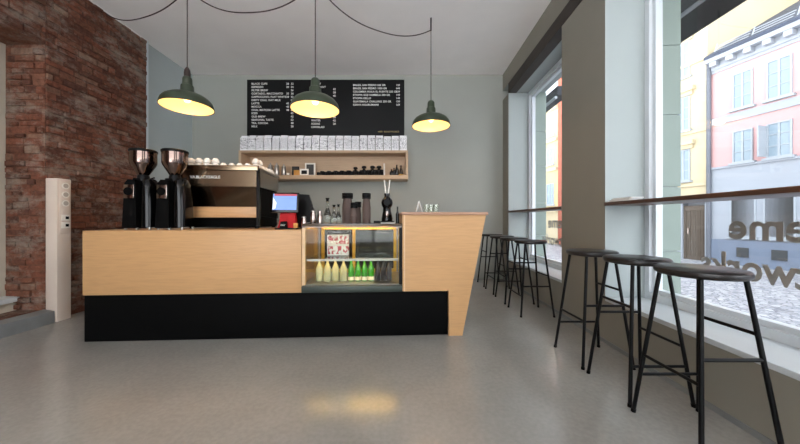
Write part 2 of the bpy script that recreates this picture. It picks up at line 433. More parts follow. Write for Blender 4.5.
for i, (s0, s1) in enumerate(BAYS):
    b = new(); box(b, -.004, .32, s0+.001, s1-.001, SILL-.03, SILL, .004); rw('trim_%d' % (5+i), b, 'sill')
    # exterior stone surround with joints
    b = new()
    for e0, e1 in ((s0, s0+.012), (s1-.012, s1)):
        z = SILL-.03
        for zz in (.72, 1.22, 1.78, 2.32, TOP):
            box(b, .40, .565, e0, e1, z+.008, min(zz, TOP)); z = zz
    rw('trim_%d' % (15+i), b, 'jamb')
    b = new()
    w = .045
    box(b, .30, .39, s0+.001, s0+w, SILL, TOP); box(b, .30, .39, s1-w, s1-.001, SILL, TOP)
    box(b, .30, .39, s0+w, s1-w, SILL, SILL+.05); box(b, .30, .39, s0+w, s1-w, TOP-.06, TOP)
    wf = rw('window_%d' % (i+1), b, 'frame')
    b = new(); w2 = .03
    box(b, .325, .375, s0+w, s0+w+w2, SILL+.05, TOP-.06); box(b, .325, .375, s1-w-w2, s1-w, SILL+.05, TOP-.06)
    box(b, .325, .375, s0+w+w2, s1-w-w2, SILL+.05, SILL+.05+w2); box(b, .325, .375, s0+w+w2, s1-w-w2, TOP-.06-w2, TOP-.06)
    rw('sash', b, 'frame', wf)
    b = new(); box(b, .348, .352, s0+w+w2-.01, s1-w-w2+.01, SILL+.05+w2-.01, TOP-.06-w2+.01); rw('pane', b, 'pane', wf)
    wins.append(wf)
# mirrored window lettering, stuck on the glass, seen from inside
def vinyl(win, word, ref, y_a, y_b, zbase, size):
    """mirrored word; its last letters ref span y_a (first seen) to y_b; the rest runs on along the glass"""
    ext = lambda me: max(v.co.x for v in me.vertices)
    m1 = text_mesh(word, size, .0006, offset=.005); m2 = text_mesh(ref, size, .0006, offset=.005)
    x1 = ext(m1); w2_ = ext(m2)-min(v.co.x for v in m2.vertices)
    bpy.data.meshes.remove(m2)
    sx = abs(y_a-y_b)/w2_
    mtx = Matrix.Translation((.358, y_a-x1*sx, zbase)) @ Matrix(((0,0,1,0),(1,0,0,0),(0,1,0,0),(0,0,0,1))) @ Matrix.Diagonal((sx, 1, 1, 1))
    return text_obj('window_lettering', m1, 'vinyl', win, mtx)
for win, dy in ((wins[1], 0), (wins[2], 2.23)):
    vinyl(win, 'supreme', 'me', 1.742+dy, 1.488+dy, .862, .205)
    vinyl(win, 'roastworks', 'works', 1.905+dy, 1.432+dy, .632, .205)
# wall behind the camera: shop front out of view, its glazing enlarged to let in more light
b = new()
fx0, fx1, fz0, fz1 = -3.2, 1.2, .25, 3.25
box(b, -3.95, fx0, YB-.3, YB, 0, ZC); box(b, fx1, 1.45, YB-.3, YB, 0, ZC)
box(b, fx0, fx1, YB-.3, YB, fz1, ZC); box(b, fx0, fx1, YB-.3, YB, 0, fz0)
struct('wall_front', b, 'wall')
b = new()
xs = [fx0, fx0+1.02, fx0+2.05, fx0+3.08, fx1]
for x in xs: box(b, max(fx0, x-.035), min(fx1, x+.035), YB-.2, YB-.12, fz0, fz1)
box(b, fx0, fx1, YB-.2, YB-.12, fz0, fz0+.07); box(b, fx0, fx1, YB-.2, YB-.12, fz1-.07, fz1)
wf = struct('window_4', b, 'frame')
b = new(); box(b, fx0, fx1, YB-.162, YB-.158, fz0+.03, fz1-.03); struct('pane', b, 'pane', wf)

# wooden bar shelves across the windows
for i, (s0, s1) in enumerate(BAYS[1:]):
    b = new(); box(b, -.012, .296, s0+.002, s1-.002, 1.078, 1.104, .003)
    o = obj('window_shelf', b, 'walnut', None, (WR0, 0, 0), WRA)
    tag(o, ['long dark walnut bar shelf across the near window behind the three stools', 'short walnut bar shelf across the far window beyond the pillar'][i], 'shelf', 'bar shelves across the windows')
b = new()
for k in range(3): box(b, .01+.004*k, .10+.003*k, 2.06-.01*k, 2.26-.015*k, 1.1045+.009*k, 1.1125+.009*k)
tag(obj('paper_stack', b, 'paper', None, (WR0, 0, 0), WRA), 'thin stack of white papers at the pillar end of the walnut bar shelf', 'papers')

# ------------------------------------------------------------------ stools
def make_stool(label):
    t = thing('bar_stool', label, 'stool', group='black bar stools along the windows')
    b = new(); lathe(b, [(0, .722), (.146, .722), (.154, .727), (.158, .736), (.156, .748), (.148, .754), (0, .752)], seg=40); obj('seat', b, 'seat', t)
    def legpt(sx, sy, z):
        k = .165-.07*z/.715
        return Vector((sx*k, sy*k, z))
    for sx, sy in ((-1,-1), (1,-1), (1,1), (-1,1)):
        b = new(); tube(b, [legpt(sx, sy, .012), legpt(sx, sy, .723)], .0092, 12)
        l = obj('leg', b, 'blacksteel', t)
        b = new(); tube(b, [legpt(sx, sy, 0), legpt(sx, sy, .016)], .0108, 12); obj('foot_cap', b, 'black', l)
    for (a, c, z) in (((-1,1),(1,1),.2), ((-1,-1),(-1,1),.3), ((-1,-1),(1,-1),.4), ((1,-1),(1,1),.5)):
        b = new(); tube(b, [legpt(*a, z), legpt(*c, z)], .0075, 10); obj('footrest_bar', b, 'blacksteel', t)
    return t
st = [(1.353, 1.30, 0, 'nearest black bar stool, its round seat in front of the big window lettering'),
      (1.365, 1.665, 180, 'black bar stool in the middle of the three near ones, beside the near window'),
      (1.36, 2.04, 0, 'black bar stool standing against the pillar between the two windows'),
      (1.385, 3.04, 90, 'black bar stool under the far window, the one nearest the pillar'),
      (1.39, 3.48, 0, 'second black bar stool beyond the pillar, under the far window'),
      (1.395, 3.90, 90, 'third black bar stool beyond the pillar, under the far window'),
      (1.40, 4.33, 180, 'last black bar stool in the corner by the back wall')]
for i, (x, y, r, lab) in enumerate(st):
    if i == 0: s0 = make_stool(lab); s0.location = (x, y, 0)
    else: dup(s0, (x, y, 0), lab, math.radians(r))

# ------------------------------------------------------------------ the counter (own frame: x along the front, y back)
CO = Vector((-2.467, 2.278, 0)); CA = math.atan(.051)
ca, sa = math.cos(CA), math.sin(CA)
def cl(u, d=0.):
    """counter frame x of image column u on the plane d behind the front"""
    t = (u-U0)/F
    # point s*(t,1); local y = -sa*(s t - Ox) + ca*(s - Oy) = d
    s = (d - sa*CO.x + ca*CO.y)/(ca - sa*t)
    return ca*(s*t-CO.x)+sa*(s-CO.y)
def cdepth(u, d=0.):
    t = (u-U0)/F
    return (d - sa*CO.x + ca*CO.y)/(ca - sa*t)
def cw(x, y, z=0.):
    return Vector((CO.x+ca*x-sa*y, CO.y+sa*x+ca*y, z))
def cz(u, v, d=0.): return H-(v-V0)*cdepth(u, d)/F
BZ = .374; CZ = .883; DEP = .72
xL, xC0, xC1 = cl(84.0), cl(302), cl(402.5)
xB0, xB1 = cl(84.2, .012), cl(448)
# black base
b = new(); box(b, xB0, xB1, .012, DEP-.08, 0.003, BZ, .003)
t = obj('black_plinth', b, 'black', None, CO, CA); tag(t, 'long low black panelled plinth under the wooden counter', 'plinth')
# left wooden box
t = thing('counter_cabinet', 'pale birch plywood counter box carrying the grinders and the coffee machine', 'counter', CO, CA)
b = new(); box(b, xL, xC0-.002, -.012, .008, BZ+.002, CZ-.001, .002); obj('front_panel', b, 'ply', t)
b = new(); box(b, xL, xL+.02, .008, DEP, BZ+.002, CZ-.02, .002); obj('end_panel', b, 'ply', t)
b = new(); box(b, xC0-.022, xC0-.002, .008, DEP, BZ+.002, CZ-.02, .002); obj('end_panel', b, 'ply', t)
b = new(); box(b, xL+.02, xC0-.022, .008, DEP, BZ+.002, BZ+.022); obj('bottom_panel', b, 'ply', t)
b = new(); box(b, xL, xC0-.002, .008, DEP, CZ-.02, CZ, .002); obj('worktop', b, 'ply', t)
# right raised unit
t = thing('raised_counter', 'taller birch plywood service counter with slanted right edge down to the floor', 'counter', CO, CA)
RT = cz(445, 215)
xT, xF = cl(485.5), cl(462)
def xs_at(z): return xF+(xT-xF)*z/RT
b = new(); prism(b, [(xC1, BZ+.002), (xB1+.003, BZ+.002), (xB1+.003, 0.002), (xF, 0.002), (xT, RT), (xC1, RT)], -.012, .008); obj('front_panel', b, 'ply', t, smooth=False)
b = new(); prism(b, [(xF-.02, .002), (xF, .002), (xT, RT), (xT-.02, RT)], .008, DEP); obj('end_panel', b, 'plyedge', t, smooth=False)
b = new(); box(b, xC1, xC1+.02, .008, DEP, BZ+.002, RT); obj('end_panel', b, 'plyedge', t)
b = new(); box(b, xC1-.012, xT+.012, -.03, DEP+.02, RT, RT+.024, .003); obj('top_slab', b, 'cap', t)
b = new(); box(b, xC1+.012, xC1+.02, -.0135, -.012, BZ+.004, RT-.001); obj('edge_strip', b, 'plyedge', t)
RTOP = RT+.024

# display case
t = thing('display_case', 'glass fronted refrigerated display case with lit bottles set into the counter', 'display case', CO, CA)
a0, a1 = xC0+.002, xC1-.003
fzt = .915       # underside of the top slab
cfl = cz(350, 284, .03)
b = new(); box(b, a0, a1, -.03, .02, BZ+.003, cfl-.004, .004); obj('base_rail', b, 'casegreen', t)
b = new(); box(b, a0+.0, a1, .02, .62, cfl-.03, cfl); obj('case_floor', b, 'steel', t)
b = new(); box(b, a0, a1-.0, -.018, .66, fzt, fzt+.022, .004); obj('top_slab', b, 'topglass', t)
b = new(); box(b, a0, a1, -.012, .012, fzt-.012, fzt-.001); obj('top_rail', b, 'topglass', t)
for x0, x1, mm in ((a0, a0+.022, 'plyedge'), (a1-.025, a1, 'blacksteel')):
    b = new(); box(b, x0, x1, -.005, .03, cfl, fzt-.012); obj('corner_post', b, mm, t)
b = new(); box(b, a0+.022, a1-.025, .004, .008, cfl, fzt-.013); obj('front_glass', b, 'caseglass', t)
for x in (a0+.006, a1-.012):
    b = new(); box(b, x, x+.005, .03, .60, cfl, fzt-.002); obj('side_glass', b, 'caseglass', t)
    b = new(); box(b, x-.004, x+.010, .58, .62, cfl, fzt-.002); obj('rear_post', b, 'steel', t)
# rear sliding doors, warm strip light put into the frame's yellow colour
bx0, bx1 = a0+.03, a1-.02
b = new()
box(b, bx0, bx1, .585, .61, fzt-.045, fzt-.004); box(b, bx0, bx1, .585, .61, cfl, cfl+.03)
xm = cl(353.5, .58)
for x in (bx0, xm-.012, bx1-.03): box(b, x, x+.03, .587, .609, cfl+.03, fzt-.045)
obj('door_frame', b, 'litframe', t)
for x0, x1 in ((bx0+.03, xm-.012), (xm+.018, bx1-.03)):
    b = new(); box(b, x0, x1, .596, .60, cfl+.03, fzt-.045); obj('sliding_door', b, 'caseglass', t)
msz = cz(350, 258.5, .1)
b = new(); box(b, a0+.03, a1-.035, .06, .55, msz-.006, msz); obj('glass_shelf', b, 'caseglass', t)
b = new(); box(b, a0+.012, a1-.03, .045, .06, msz-.014, msz+.004); obj('shelf_rail', b, 'steel', t)
b = new(); box(b, a0+.05, a1-.05, .061, .075, msz-.012, msz-.0065); obj('light_strip', b, 'led', t)
b = new(); box(b, a0+.05, a1-.05, .562, .58, fzt-.012, fzt-.004); obj('light_strip', b, 'led', t)
CT = fzt+.022

# bottles in the case
def bottle(name, label, group, loc, body, capm, lab=None, r=.028, h=.2, neck=.011):
    t = thing(name, label, 'bottle', loc, 0, group)
    b = new(); lathe(b, [(r*.9, 0), (r, .006), (r, h*.5), (r*.92, h*.58), (r*.55, h*.72), (neck, h*.82), (neck, h*.95)], seg=16); obj('glass', b, body, t)
    if lab:
        b = new(); lathe(b, [(r+.0008, h*.04), (r+.0008, h*.2)], seg=16, close=False); obj('paper_label', b, lab, t)
    b = new(); lathe(b, [(neck+.003, h*.94), (neck+.003, h*.99), (neck, h)], seg=12); obj('cap', b, capm, t)
    return t
spec = [('lemonade_bottle', 'juice', 'label_w', None, [319.5, 327.5, 335.5, 343.5], 'pale lemonade bottle in the display case', 'lemonade bottles in the display case'),
        ('green_bottle', 'glassgreen', 'label_r', 'label_w', [351.3, 358, 364.5, 371], 'green glass soda bottle in the display case', 'green bottles in the display case'),
        ('cola_bottle', 'glassdark', 'glassdark', None, [377.8, 383.4, 389], 'dark cola bottle in the display case', 'dark bottles in the display case')]
for nm, body, capm, lab, us, lb, gr in spec:
    src = None
    for k, u in enumerate(us):
        loc = cw(cl(u, .16), .16, cfl)
        L = '%s, %s from the left' % (lb, ORD[k]) if k else lb + ', leftmost of its kind'
        if src is None: src = bottle(nm, L, gr, loc, body, capm, lab, r={'juice': .0335, 'glassgreen': .0275, 'glassdark': .024}[body], h=.194 if body != 'glassdark' else .19)
        else: dup(src, loc, L)
# cartons on the upper glass shelf
src = None
for k, (ux, row) in enumerate(((333, 0), (343.5, 0), (333, 1), (343.5, 1))):
    loc = cw(cl(ux, .35), .35, msz+.0005+row*.096)
    L = 'white and pink carton on the case shelf, %s %s' % (['lower', 'upper'][row], ['left', 'right'][k % 2])
    if src is None:
        b = new(); box(b, -.05, .05, -.03, .03, 0, .095, .003); src = tag(obj('drink_carton', b, 'carton', None, loc, CA), L, 'carton', 'cartons in the display case')
    else: dup(src, loc, L)

# ------------------------------------------------------------------ grinders
def grinder(loc, label):
    t = thing('coffee_grinder', label, 'coffee grinder', loc, CA, 'big coffee grinders on the counter')
    b = new()
    def ring(w0, w1, y0, y1, z, rr=.045, n=5):
        pts = []
        for cx, cy, a in ((w1-rr, y1-rr, 0), (w0+rr, y1-rr, 90), (w0+rr, y0+rr, 180), (w1-rr, y0+rr, 270)):
            for k in range(n):
                an = math.radians(a+90*k/(n-1)); pts.append(bm_pt(cx+rr*math.cos(an), cy+rr*math.sin(an), z))
        return pts
    def bm_pt(x, y, z): return b.verts.new((x, y, z))
    rs = [ring(0, .108, -.08, .10, .02), ring(0, .106, -.078, .095, .2), ring(-.002, .096, -.07, .085, .37), ring(.0, .084, -.06, .075, .425), ring(.01, .072, -.045, .06, .445)]
    for A, B in zip(rs, rs[1:]):
        for k in range(len(A)): b.faces.new((A[k], A[(k+1)%len(A)], B[(k+1)%len(A)], B[k]))
    b.faces.new(rs[0][::-1]); b.faces.new(rs[-1])
    obj('body', b, 'blackgloss', t)
    b = new(); prism(b, [(-.118, .012), (-.001, .012), (-.003, .40), (-.02, .43), (-.07, .43), (-.095, .40)], -.09, .08); obj('front_housing', b, 'black', t, smooth=False)
    b = new(); box(b, -.098, -.014, -.096, -.09, .268, .385, .002); p = obj('chrome_plate', b, 'chrome', t)
    b = new(); tube(b, [(-.058, -.096, .328), (-.058, -.104, .328)], .034, 24); obj('round_dial', b, 'black', p)
    b = new(); tube(b, [(-.04, -.02, .425), (-.04, -.02, .447)], .035, 20); obj('spout_cap', b, 'black', t)
    b = new(); lathe(b, [(.046, .43), (.046, .46), (.04, .485)], (-.018, .01, 0)); obj('collar', b, 'blacksteel', t)
    b = new(); lathe(b, [(.036, .475), (.045, .487), (.092, .572), (.097, .588), (.097, .682), (.094, .682), (.092, .588), (.036, .497)], (-.018, .01, 0), close=False, seg=32); obj('hopper', b, 'hopper', t)
    b = new(); lathe(b, [(.100, .68), (.102, .684), (.102, .697), (.095, .704), (0, .706)], (-.018, .01, 0), seg=32); obj('hopper_lid', b, 'blacksteel', t)
    b = new(); tube(b, [(.06, -.02, .44), (.105, -.03, .452)], .008, 8); obj('lever', b, 'blacksteel', t)
    for x, y in ((-.10, -.07), (-.01, -.07), (.09, -.06), (.09, .08), (-.1, .06)):
        b = new(); lathe(b, [(.011, 0), (.011, .02)], (x, y, 0), 10); obj('foot', b, 'steel', t)
    return t
g1 = grinder(cw(cl(121.5, .19)+.118, .28, CZ), 'left black coffee grinder with chrome cone hopper, in front of the brick wall')
dup(g1, cw(cl(154.6, .19)+.118, .28, CZ), 'right black coffee grinder with chrome cone hopper, beside the coffee machine')

# ------------------------------------------------------------------ espresso machine
ex0, ex1 = cl(180, .42), cl(258.5, .42)
EW = ex1-ex0
t = thing('espresso_machine', 'large bronze and black espresso machine with cups piled on top', 'coffee machine', cw((ex0+ex1)/2, .42, CZ), CA)
w = EW/2; ED = .56
b = new(); box(b, -w+.02, w-.02, .075, ED-.02, .012, .545, .01); obj('body', b, 'black', t)
b = new(); prism(b, [(-.0, .40), (.012, .40), (.012, .552), (0.006, .552)], -w+.005, w-.012, 'x'); obj('upper_panel', b, 'brownish', t, smooth=False)
b = new(); prism(b, [(.045, .208), (.055, .208), (.02, .40), (.008, .40)], -w+.06, w-.03, 'x'); obj('mirror_panel', b, 'darkmirror', t, smooth=False)
b = new(); box(b, -w+.065, w-.035, .03, .06, .106, .208, .003); obj('lower_trim', b, 'woodtone', t)
b = new(); box(b, -w+.0, w-.004, -.012, .03, .552, .60, .004); obj('cup_rail', b, 'brownish', t)
b = new(); box(b, -w+.01, w, .03, ED, .555, .585, .004); obj('cup_tray', b, 'steel', t)
for x0, x1 in ((-w, -w+.018), (w-.02, w)):
    b = new(); prism(b, [(0, .03), (.03, .03), (.06, .2), (.03, .40), (.03, .575), (0, .575)], x0, x1, 'x'); obj('side_frame', b, 'blackgloss', t, smooth=False)
    b = new(); box(b, x0+.003, x1-.002, .05, ED-.03, .40, .55); obj('side_panel', b, 'steel', t)
    b = new(); prism(b, [(.08, .12), (ED-.1, .10), (ED-.02, .38), (.06, .40)], x0+.002, x1-.003, 'x'); obj('side_cheek', b, 'black', t, smooth=False)
b = new(); box(b, -w+.03, w-.03, ED-.03, ED+.1, .05, .085, .005); obj('drip_tray', b, 'steel', t)
for x in (-w+.05, w-.05):
    for y in (.09, ED-.05):
        b = new(); lathe(b, [(.022, 0), (.018, .02), (.014, .06), (.014, .2)], (x, y, 0), 12); obj('foot', b, 'blacksteel', t)
for x in (-.17, .13):
    b = new(); lathe(b, [(.034, .13), (.038, .15), (.038, .2), (.045, .205)], (x, ED-.12, 0), 16); g = obj('group_head', b, 'chrome', t)
    b = new(); tube(b, [(x, ED-.12, .14), (x, ED+.08, .13)], .014, 10); obj('portafilter_handle', b, 'black', g)
b = new(); tube(b, [(w-.05, ED-.06, .3), (w-.03, ED, .25), (w-.03, ED+.02, .1)], .007, 8); obj('steam_wand', b, 'chrome', t)
me = text_mesh('VA.BLACKEAGLE', .037, .001, 'LEFT')
text_obj('lettering', me, 'letter', t, Matrix.Translation((cl(190, .42)-(ex0+ex1)/2, -.0015, .475)) @ RX90)
# cups on top
ETOP = CZ+.586
src = None
def cup_at(x, y, z, label):
    global src
    loc = cw((ex0+ex1)/2+x, .42+y, z)
    if src is None:
        b = new(); lathe(b, [(.033, 0), (.034, .003), (.032, .022), (.024, .038), (.018, .042), (.018, .046), (0, .046)], seg=18)
        tube(b, [(.031, 0, .009), (.043, 0, .011), (.045, 0, .02), (.039, 0, .028), (.028, 0, .030)], .0035, 6)
        src = tag(obj('espresso_cup', b, 'white', None, loc, 0), label, 'cup', 'white cups on the espresso machine')
    else:
        dup(src, loc, label, random.uniform(-2, 2))
NC = 9
def cx(c): return -w+.055+c*(2*w-.11)/(NC-1)
for c in range(NC):
    cup_at(cx(c), .07, ETOP, 'white cup upside down on the coffee machine, %s from the left in its front row' % ORD[c])
for r in range(1, 6):
    cup_at(cx(0), .07+r*.078, ETOP, 'white cup upside down in the left-hand file on the coffee machine, %s from the front' % ORD[r])
    cup_at(cx(NC-1), .07+r*.078, ETOP, 'white cup upside down in the right-hand file on the coffee machine, %s from the front' % ORD[r])
for r in range(6):
    cup_at(cx(0), .07+r*.078, ETOP+.0465, 'white cup in the upper layer at the left on the machine, %s from the front' % ORD[r])
for c in (2, 3):
    cup_at(cx(c), .07, ETOP+.0465, 'white cup in the upper layer over the front row on the machine, %s one' % ['left', 'right'][c-2])
for r in range(2):
    cup_at(cx(NC-1), .07+r*.078, ETOP+.0465, 'white cup in the upper layer at the right on the machine, %s one' % ['front', 'rear'][r])
    cup_at(cx(1), .07+.085*r, ETOP+.0465*(1-r), 'white cup on the coffee machine beside the left-hand stack, %s one' % ['upper', 'lower rear'][r])

# ------------------------------------------------------------------ till
def yaw_to(u): return math.atan2(-(u-U0), F)
d0 = .22
tc = thing('payment_terminal', 'red counter stand with a lit blue customer touch screen', 'payment terminal', cw(cl(286, d0), d0, CZ), CA+.08)
b = new(); box(b, -.085, .10, -.05, .11, 0, .012, .004); obj('base_plate', b, 'blacksteel', tc)
b = new(); prism(b, [(-.075, .012), (.095, .012), (.085, .05), (.07, .17), (-.045, .17), (-.06, .05)], 0, .06); obj('red_stand', b, 'red', tc, smooth=False)
b = new(); prism(b, [(-.045, .012), (.015, .012), (.008, .07), (-.035, .07)], -.045, .0); r_ = obj('card_reader', b, 'black', tc, smooth=False)
me = text_mesh('PAY', .022, .0008, 'CENTER'); text_obj('lettering', me, 'letter', r_, Matrix.Translation((-.015, -.0465, .03)) @ RX90)
b = new(); box(b, .07, .105, -.03, .0, .012, .055, .004); obj('amber_tag', b, 'orange', tc)
scr = bpy.data.objects.new('screen_unit', None); COL.objects.link(scr); scr.parent = tc; scr.location = (-.005, -.02, .238); scr.rotation_euler = (math.radians(-12), 0, 0)
b = new(); box(b, -.118, .118, 0, .022, -.092, .092, .008); obj('bezel', b, 'blackgloss', scr)
b = new(); box(b, -.10, .10, -.0025, 0, -.068, .076); obj('display', b, 'screen', scr)
b = new(); box(b, -.09, .10, -.0035, -.0026, .058, .076); obj('display_header', b, 'screenred', scr)
b = new(); prism(b, [(-.10, -.068), (-.075, -.055), (-.068, -.005), (-.10, .045)], -.0034, -.0026); obj('display_icon', b, 'screenwhite', scr, smooth=False)
# barista side till behind it
t = thing('till_monitor', 'dark till monitor leaning back behind the red payment stand', 'monitor', cw(cl(301.5, .42), .42, CZ), CA)
b = new(); prism(b, [(-.15, .06), (.15, .06), (.07, .325), (-.10, .335)], .0, .03); obj('rear_shell', b, 'blacksteel', t, smooth=False)
b = new(); prism(b, [(-.08, .01), (.02, .01), (.02, .14), (-.06, .14)], .03, .07); obj('stand', b, 'blacksteel', t, smooth=False)
b = new(); box(b, -.10, .03, -.06, .14, 0, .012, .003); obj('base', b, 'blacksteel', t)
# milk pitchers
src = None
for k, (u, lab) in enumerate(((304, 'small steel shaker beside the till, left one'), (313.2, 'small steel shaker left of the glass bottles'))):
    loc = cw(cl(u, .25), .25, CT if cl(u, .25) > a0+.026 else CZ)
    if src is None:
        b = new(); lathe(b, [(.024, 0), (.026, .004), (.025, .06), (.022, .075), (.018, .095), (.019, .10)], seg=16); src = thing('steel_shaker', lab, 'shaker', loc, 0, 'steel shakers on the counter')
        obj('cup', b, 'chrome', src); b = new(); lathe(b, [(.02, .10), (.02, .112), (0, .118)], seg=16); obj('lid', b, 'steel', src)
    else: dup(src, loc, lab)
b = new(); lathe(b, [(.022, 0), (.023, .07), (.016, .085), (.016, .11), (0, .112)], seg=16)
tag(obj('steel_canister', b, 'chrome', None, cw(cl(320, .3), .3, CT)), 'plain steel canister between the shakers and the glass bottles', 'canister')
# glass bottles
def carafe(loc, label, h):
    t = thing('glass_bottle', label, 'bottle', loc, 0, 'clear glass bottles on the display case')
    b = new(); lathe(b, [(.03, 0), (.034, .006), (.033, h*.4), (.014, h*.68), (.013, h*.95), (.016, h)], seg=18); obj('glass', b, 'glassclear', t)
    b = new(); lathe(b, [(.012, h), (.012, h+.012), (.02, h+.03), (.008, h+.032), (0, h+.032)], seg=12); obj('stopper', b, 'blacksteel', t)
    return t
c0 = carafe(cw(cl(327.5, .30), .30, CT), 'clear glass bottle with black stopper, tallest of the three', .2)
dup(c0, cw(cl(334, .26), .26, CT), 'clear glass bottle with black stopper, middle of the three', scale=(.85, .85, .72))
dup(c0, cw(cl(338.5, .36), .36, CT), 'clear glass bottle with black stopper, beside the brown cup stack', scale=(.8, .8, .76))
# cup stacks: each cup stack is one nested column of cups; every cup a thing of its own
def cup_stack(u, d, n, r, hcup, step, lab, dark):
    loc0 = cw(cl(u, d), d, CT)
    src = None
    for k in range(n):
        L = 'brown paper cup in the %s stack, %s from the bottom' % (lab, ORD[k])
        loc = loc0+Vector((0, 0, k*step))
        if src is None:
            b = new(); lathe(b, [(r*.97, 0), (r*1.0, .001), (r*1.0, .005), (r*.955, .0065), (r*.75, hcup), (0, hcup)], seg=18, close=False)
            src = tag(obj('paper_cup', b, 'cup_brown', None, loc), L, 'cup', 'brown paper cups in stacks')
        else: dup(src, loc, L)
    z = n*step+hcup-step
    lsrc = None
    for k in range(4):
        b = None
        loc = loc0+Vector((0, 0, z+.0005+k*.013))
        L = 'black cup lid on the %s stack, %s from the bottom' % (lab, ORD[k])
        if lsrc is None:
            b = new(); lathe(b, [(r*.98, 0), (r*1.02, .003), (r*1.0, .009), (r*.85, .0125), (0, .0125)], seg=18)
            lsrc = tag(obj('cup_lid', b, 'blacksteel', None, loc), L, 'lid', 'black lids on the cup stacks')
        else: dup(lsrc, loc, L)
cup_stack(347.5, .36, 10, .052, .09, .0155, 'tall wide', 0)
cup_stack(354, .22, 5, .032, .075, .0145, 'short front', 0)
cup_stack(358, .34, 6, .030, .075, .0145, 'short rear', 0)
cup_stack(366.5, .30, 10, .040, .085, .0155, 'tall narrow', 0)
# small black grinder with two thin rods
t = thing('small_grinder', 'small black hand grinder with two thin white rods standing on top', 'grinder', cw(cl(387, .30), .30, CT), CA)
b = new(); box(b, -.065, .065, -.06, .07, 0, .018, .006); obj('base', b, 'blacksteel', t)
b = new(); lathe(b, [(.05, .018), (.052, .04), (.038, .11), (.036, .14), (.05, .165), (.054, .19), (.048, .215), (.03, .235), (.024, .245), (.026, .275), (0, .278)], seg=24); obj('body', b, 'blackgloss', t)
b = new(); lathe(b, [(.012, 0), (.018, .035), (.012, .06)], (-.002, -.05, .05), 12); obj('chrome_spout', b, 'chrome', t)
b = new(); tube(b, [(0, -.045, .19), (0, -.062, .19)], .03, 20); obj('round_cover', b, 'blacksteel', t)
for s in (-1, 1):
    b = new(); tube(b, [(s*.012, 0, .276), (s*.026, 0, .40)], .006, 8); obj('rod', b, 'white', t)
b = new(); lathe(b, [(.015, 0), (.016, .08), (.006, .11), (.006, .15), (0, .15)], seg=12)
tag(obj('slim_bottle', b, 'blackgloss', None, cw(cl(397.5, .22), .22, CT)), 'slim black bottle against the raised counter end', 'bottle')
b = new(); box(b, -.03, .03, -.03, .03, 0, .022, .005)
tag(obj('black_puck', b, 'blacksteel', None, cw(cl(377, .30), .30, CT)), 'low black block left of the small black grinder', 'tool')
b = new(); box(b, -.06, .06, -.04, .04, 0, .006, .002)
tag(obj('paper_pad', b, 'paper', None, cw(cl(388, .10), .10, CT)), 'flat white pad on the case top in front of the small grinder', 'paper pad')
# on the raised counter
t = thing('tent_card', 'small white folded tent card standing on the raised counter', 'card', cw(cl(419, .2), .2, RTOP), CA)
b = new(); prism(b, [(-.03, 0), (-.025, 0), (.002, .10), (-.003, .105)], -.035, .035); obj('card_leaf', b, 'paper', t, smooth=False)
b = new(); prism(b, [(.03, 0), (.025, 0), (-.003, .10), (.002, .105)], -.035, .035); obj('card_leaf', b, 'paper', t, smooth=False)
src = None
for k, u in enumerate((426.5, 431.5, 436)):
    lab = 'small clear water glass on the raised counter, %s of three' % ['left', 'middle', 'right'][k]
    loc = cw(cl(u, .2), .2+.02*(k % 2), RTOP)
    if src is None:
        b = new(); lathe(b, [(0, .004), (.022, .004), (.026, .075), (.028, .075), (.024, 0), (0, 0)], seg=18, close=False); src = tag(obj('water_glass', b, 'glassclear', None, loc), lab, 'glass', 'water glasses on the raised counter')
    else: dup(src, loc, lab)

# ------------------------------------------------------------------ menu board
BY = D-.031
t = thing('menu_board', 'wide black menu board with white lettering on the back wall', 'menu board', (0, BY, 0))
mx0, mx1, mzt, mzb = XU(247, BY), XU(404.3, BY), ZV(79.6, BY), ZV(137, BY)
b = new(); box(b, mx0, mx1, 0, .03, mzb, mzt, .003); obj('panel', b, 'board', t)
def menu(text, u, vtop, size, line, mname='letter', align='LEFT'):
    me = text_mesh(text, size, .0008, align, 1.06, line, .0008)
    text_obj('menu_lettering', me, mname, t, Matrix.Translation((XU(u, BY), -.001, ZV(vtop, BY)-size*.7)) @ RX90)
LS = 3.28*BY/F        # row pitch in metres
fs = .043; ln = LS/fs
menu('BLACK CUPS\nESPRESSO\nFILTER BREW\nCORTADO, MACCHIATO\nCAPPUCCINO, FLAT WHITE\nDIRTY CHAI, OAT MILK\nLATTE\nMOCCA\nCHAI, MATCHA LATTE\nICED\nOLD BREW\nSEASONAL TASTE\nTEA, COCOA\nMILK', 251.5, 82.8, fs, ln)
menu('28\n30\n\n35\n38\n\n45\n45\n48', 286.3, 82.8, fs, ln)
menu('32\n34\n36\n38\n42\n8\n49\n49\n52\n45\n42\n52\n48\n20', 290.8, 82.8, fs, ln)
menu('BAKERY\nCROISSANT\nBUN\nCAKE\nCOOKIE', 311, 82.8, fs, ln)
menu('WATER\nSODAS\nCHOKLAD', 311.3, 119.5, fs, ln)
menu('\n42\n38\n45', 333, 85, fs, ln); menu('38\n42\n28', 333, 116.3, fs, ln)
menu('BRAZIL SAN PEDRO 250 GR\nBRAZIL SAN PEDRO 1000 GR\nCOLOMBIA HUILA EL PUENTE 250 GR\nETIOPIA GUJI HAMBELA 250 GR\nETIOPIA KELLO\nGUATEMALA CHALLINO 250 GR\nKENYA NGURUMAINI', 353, 84.2, fs*.95, ln/.95)
menu('129\n449\n139\n149\n149\n139\n159', 396, 84.2, fs*.95, ln/.95)
menu('WIFI  ROASTWORKS', 378, 130.9, .035, 1.0, 'gold')

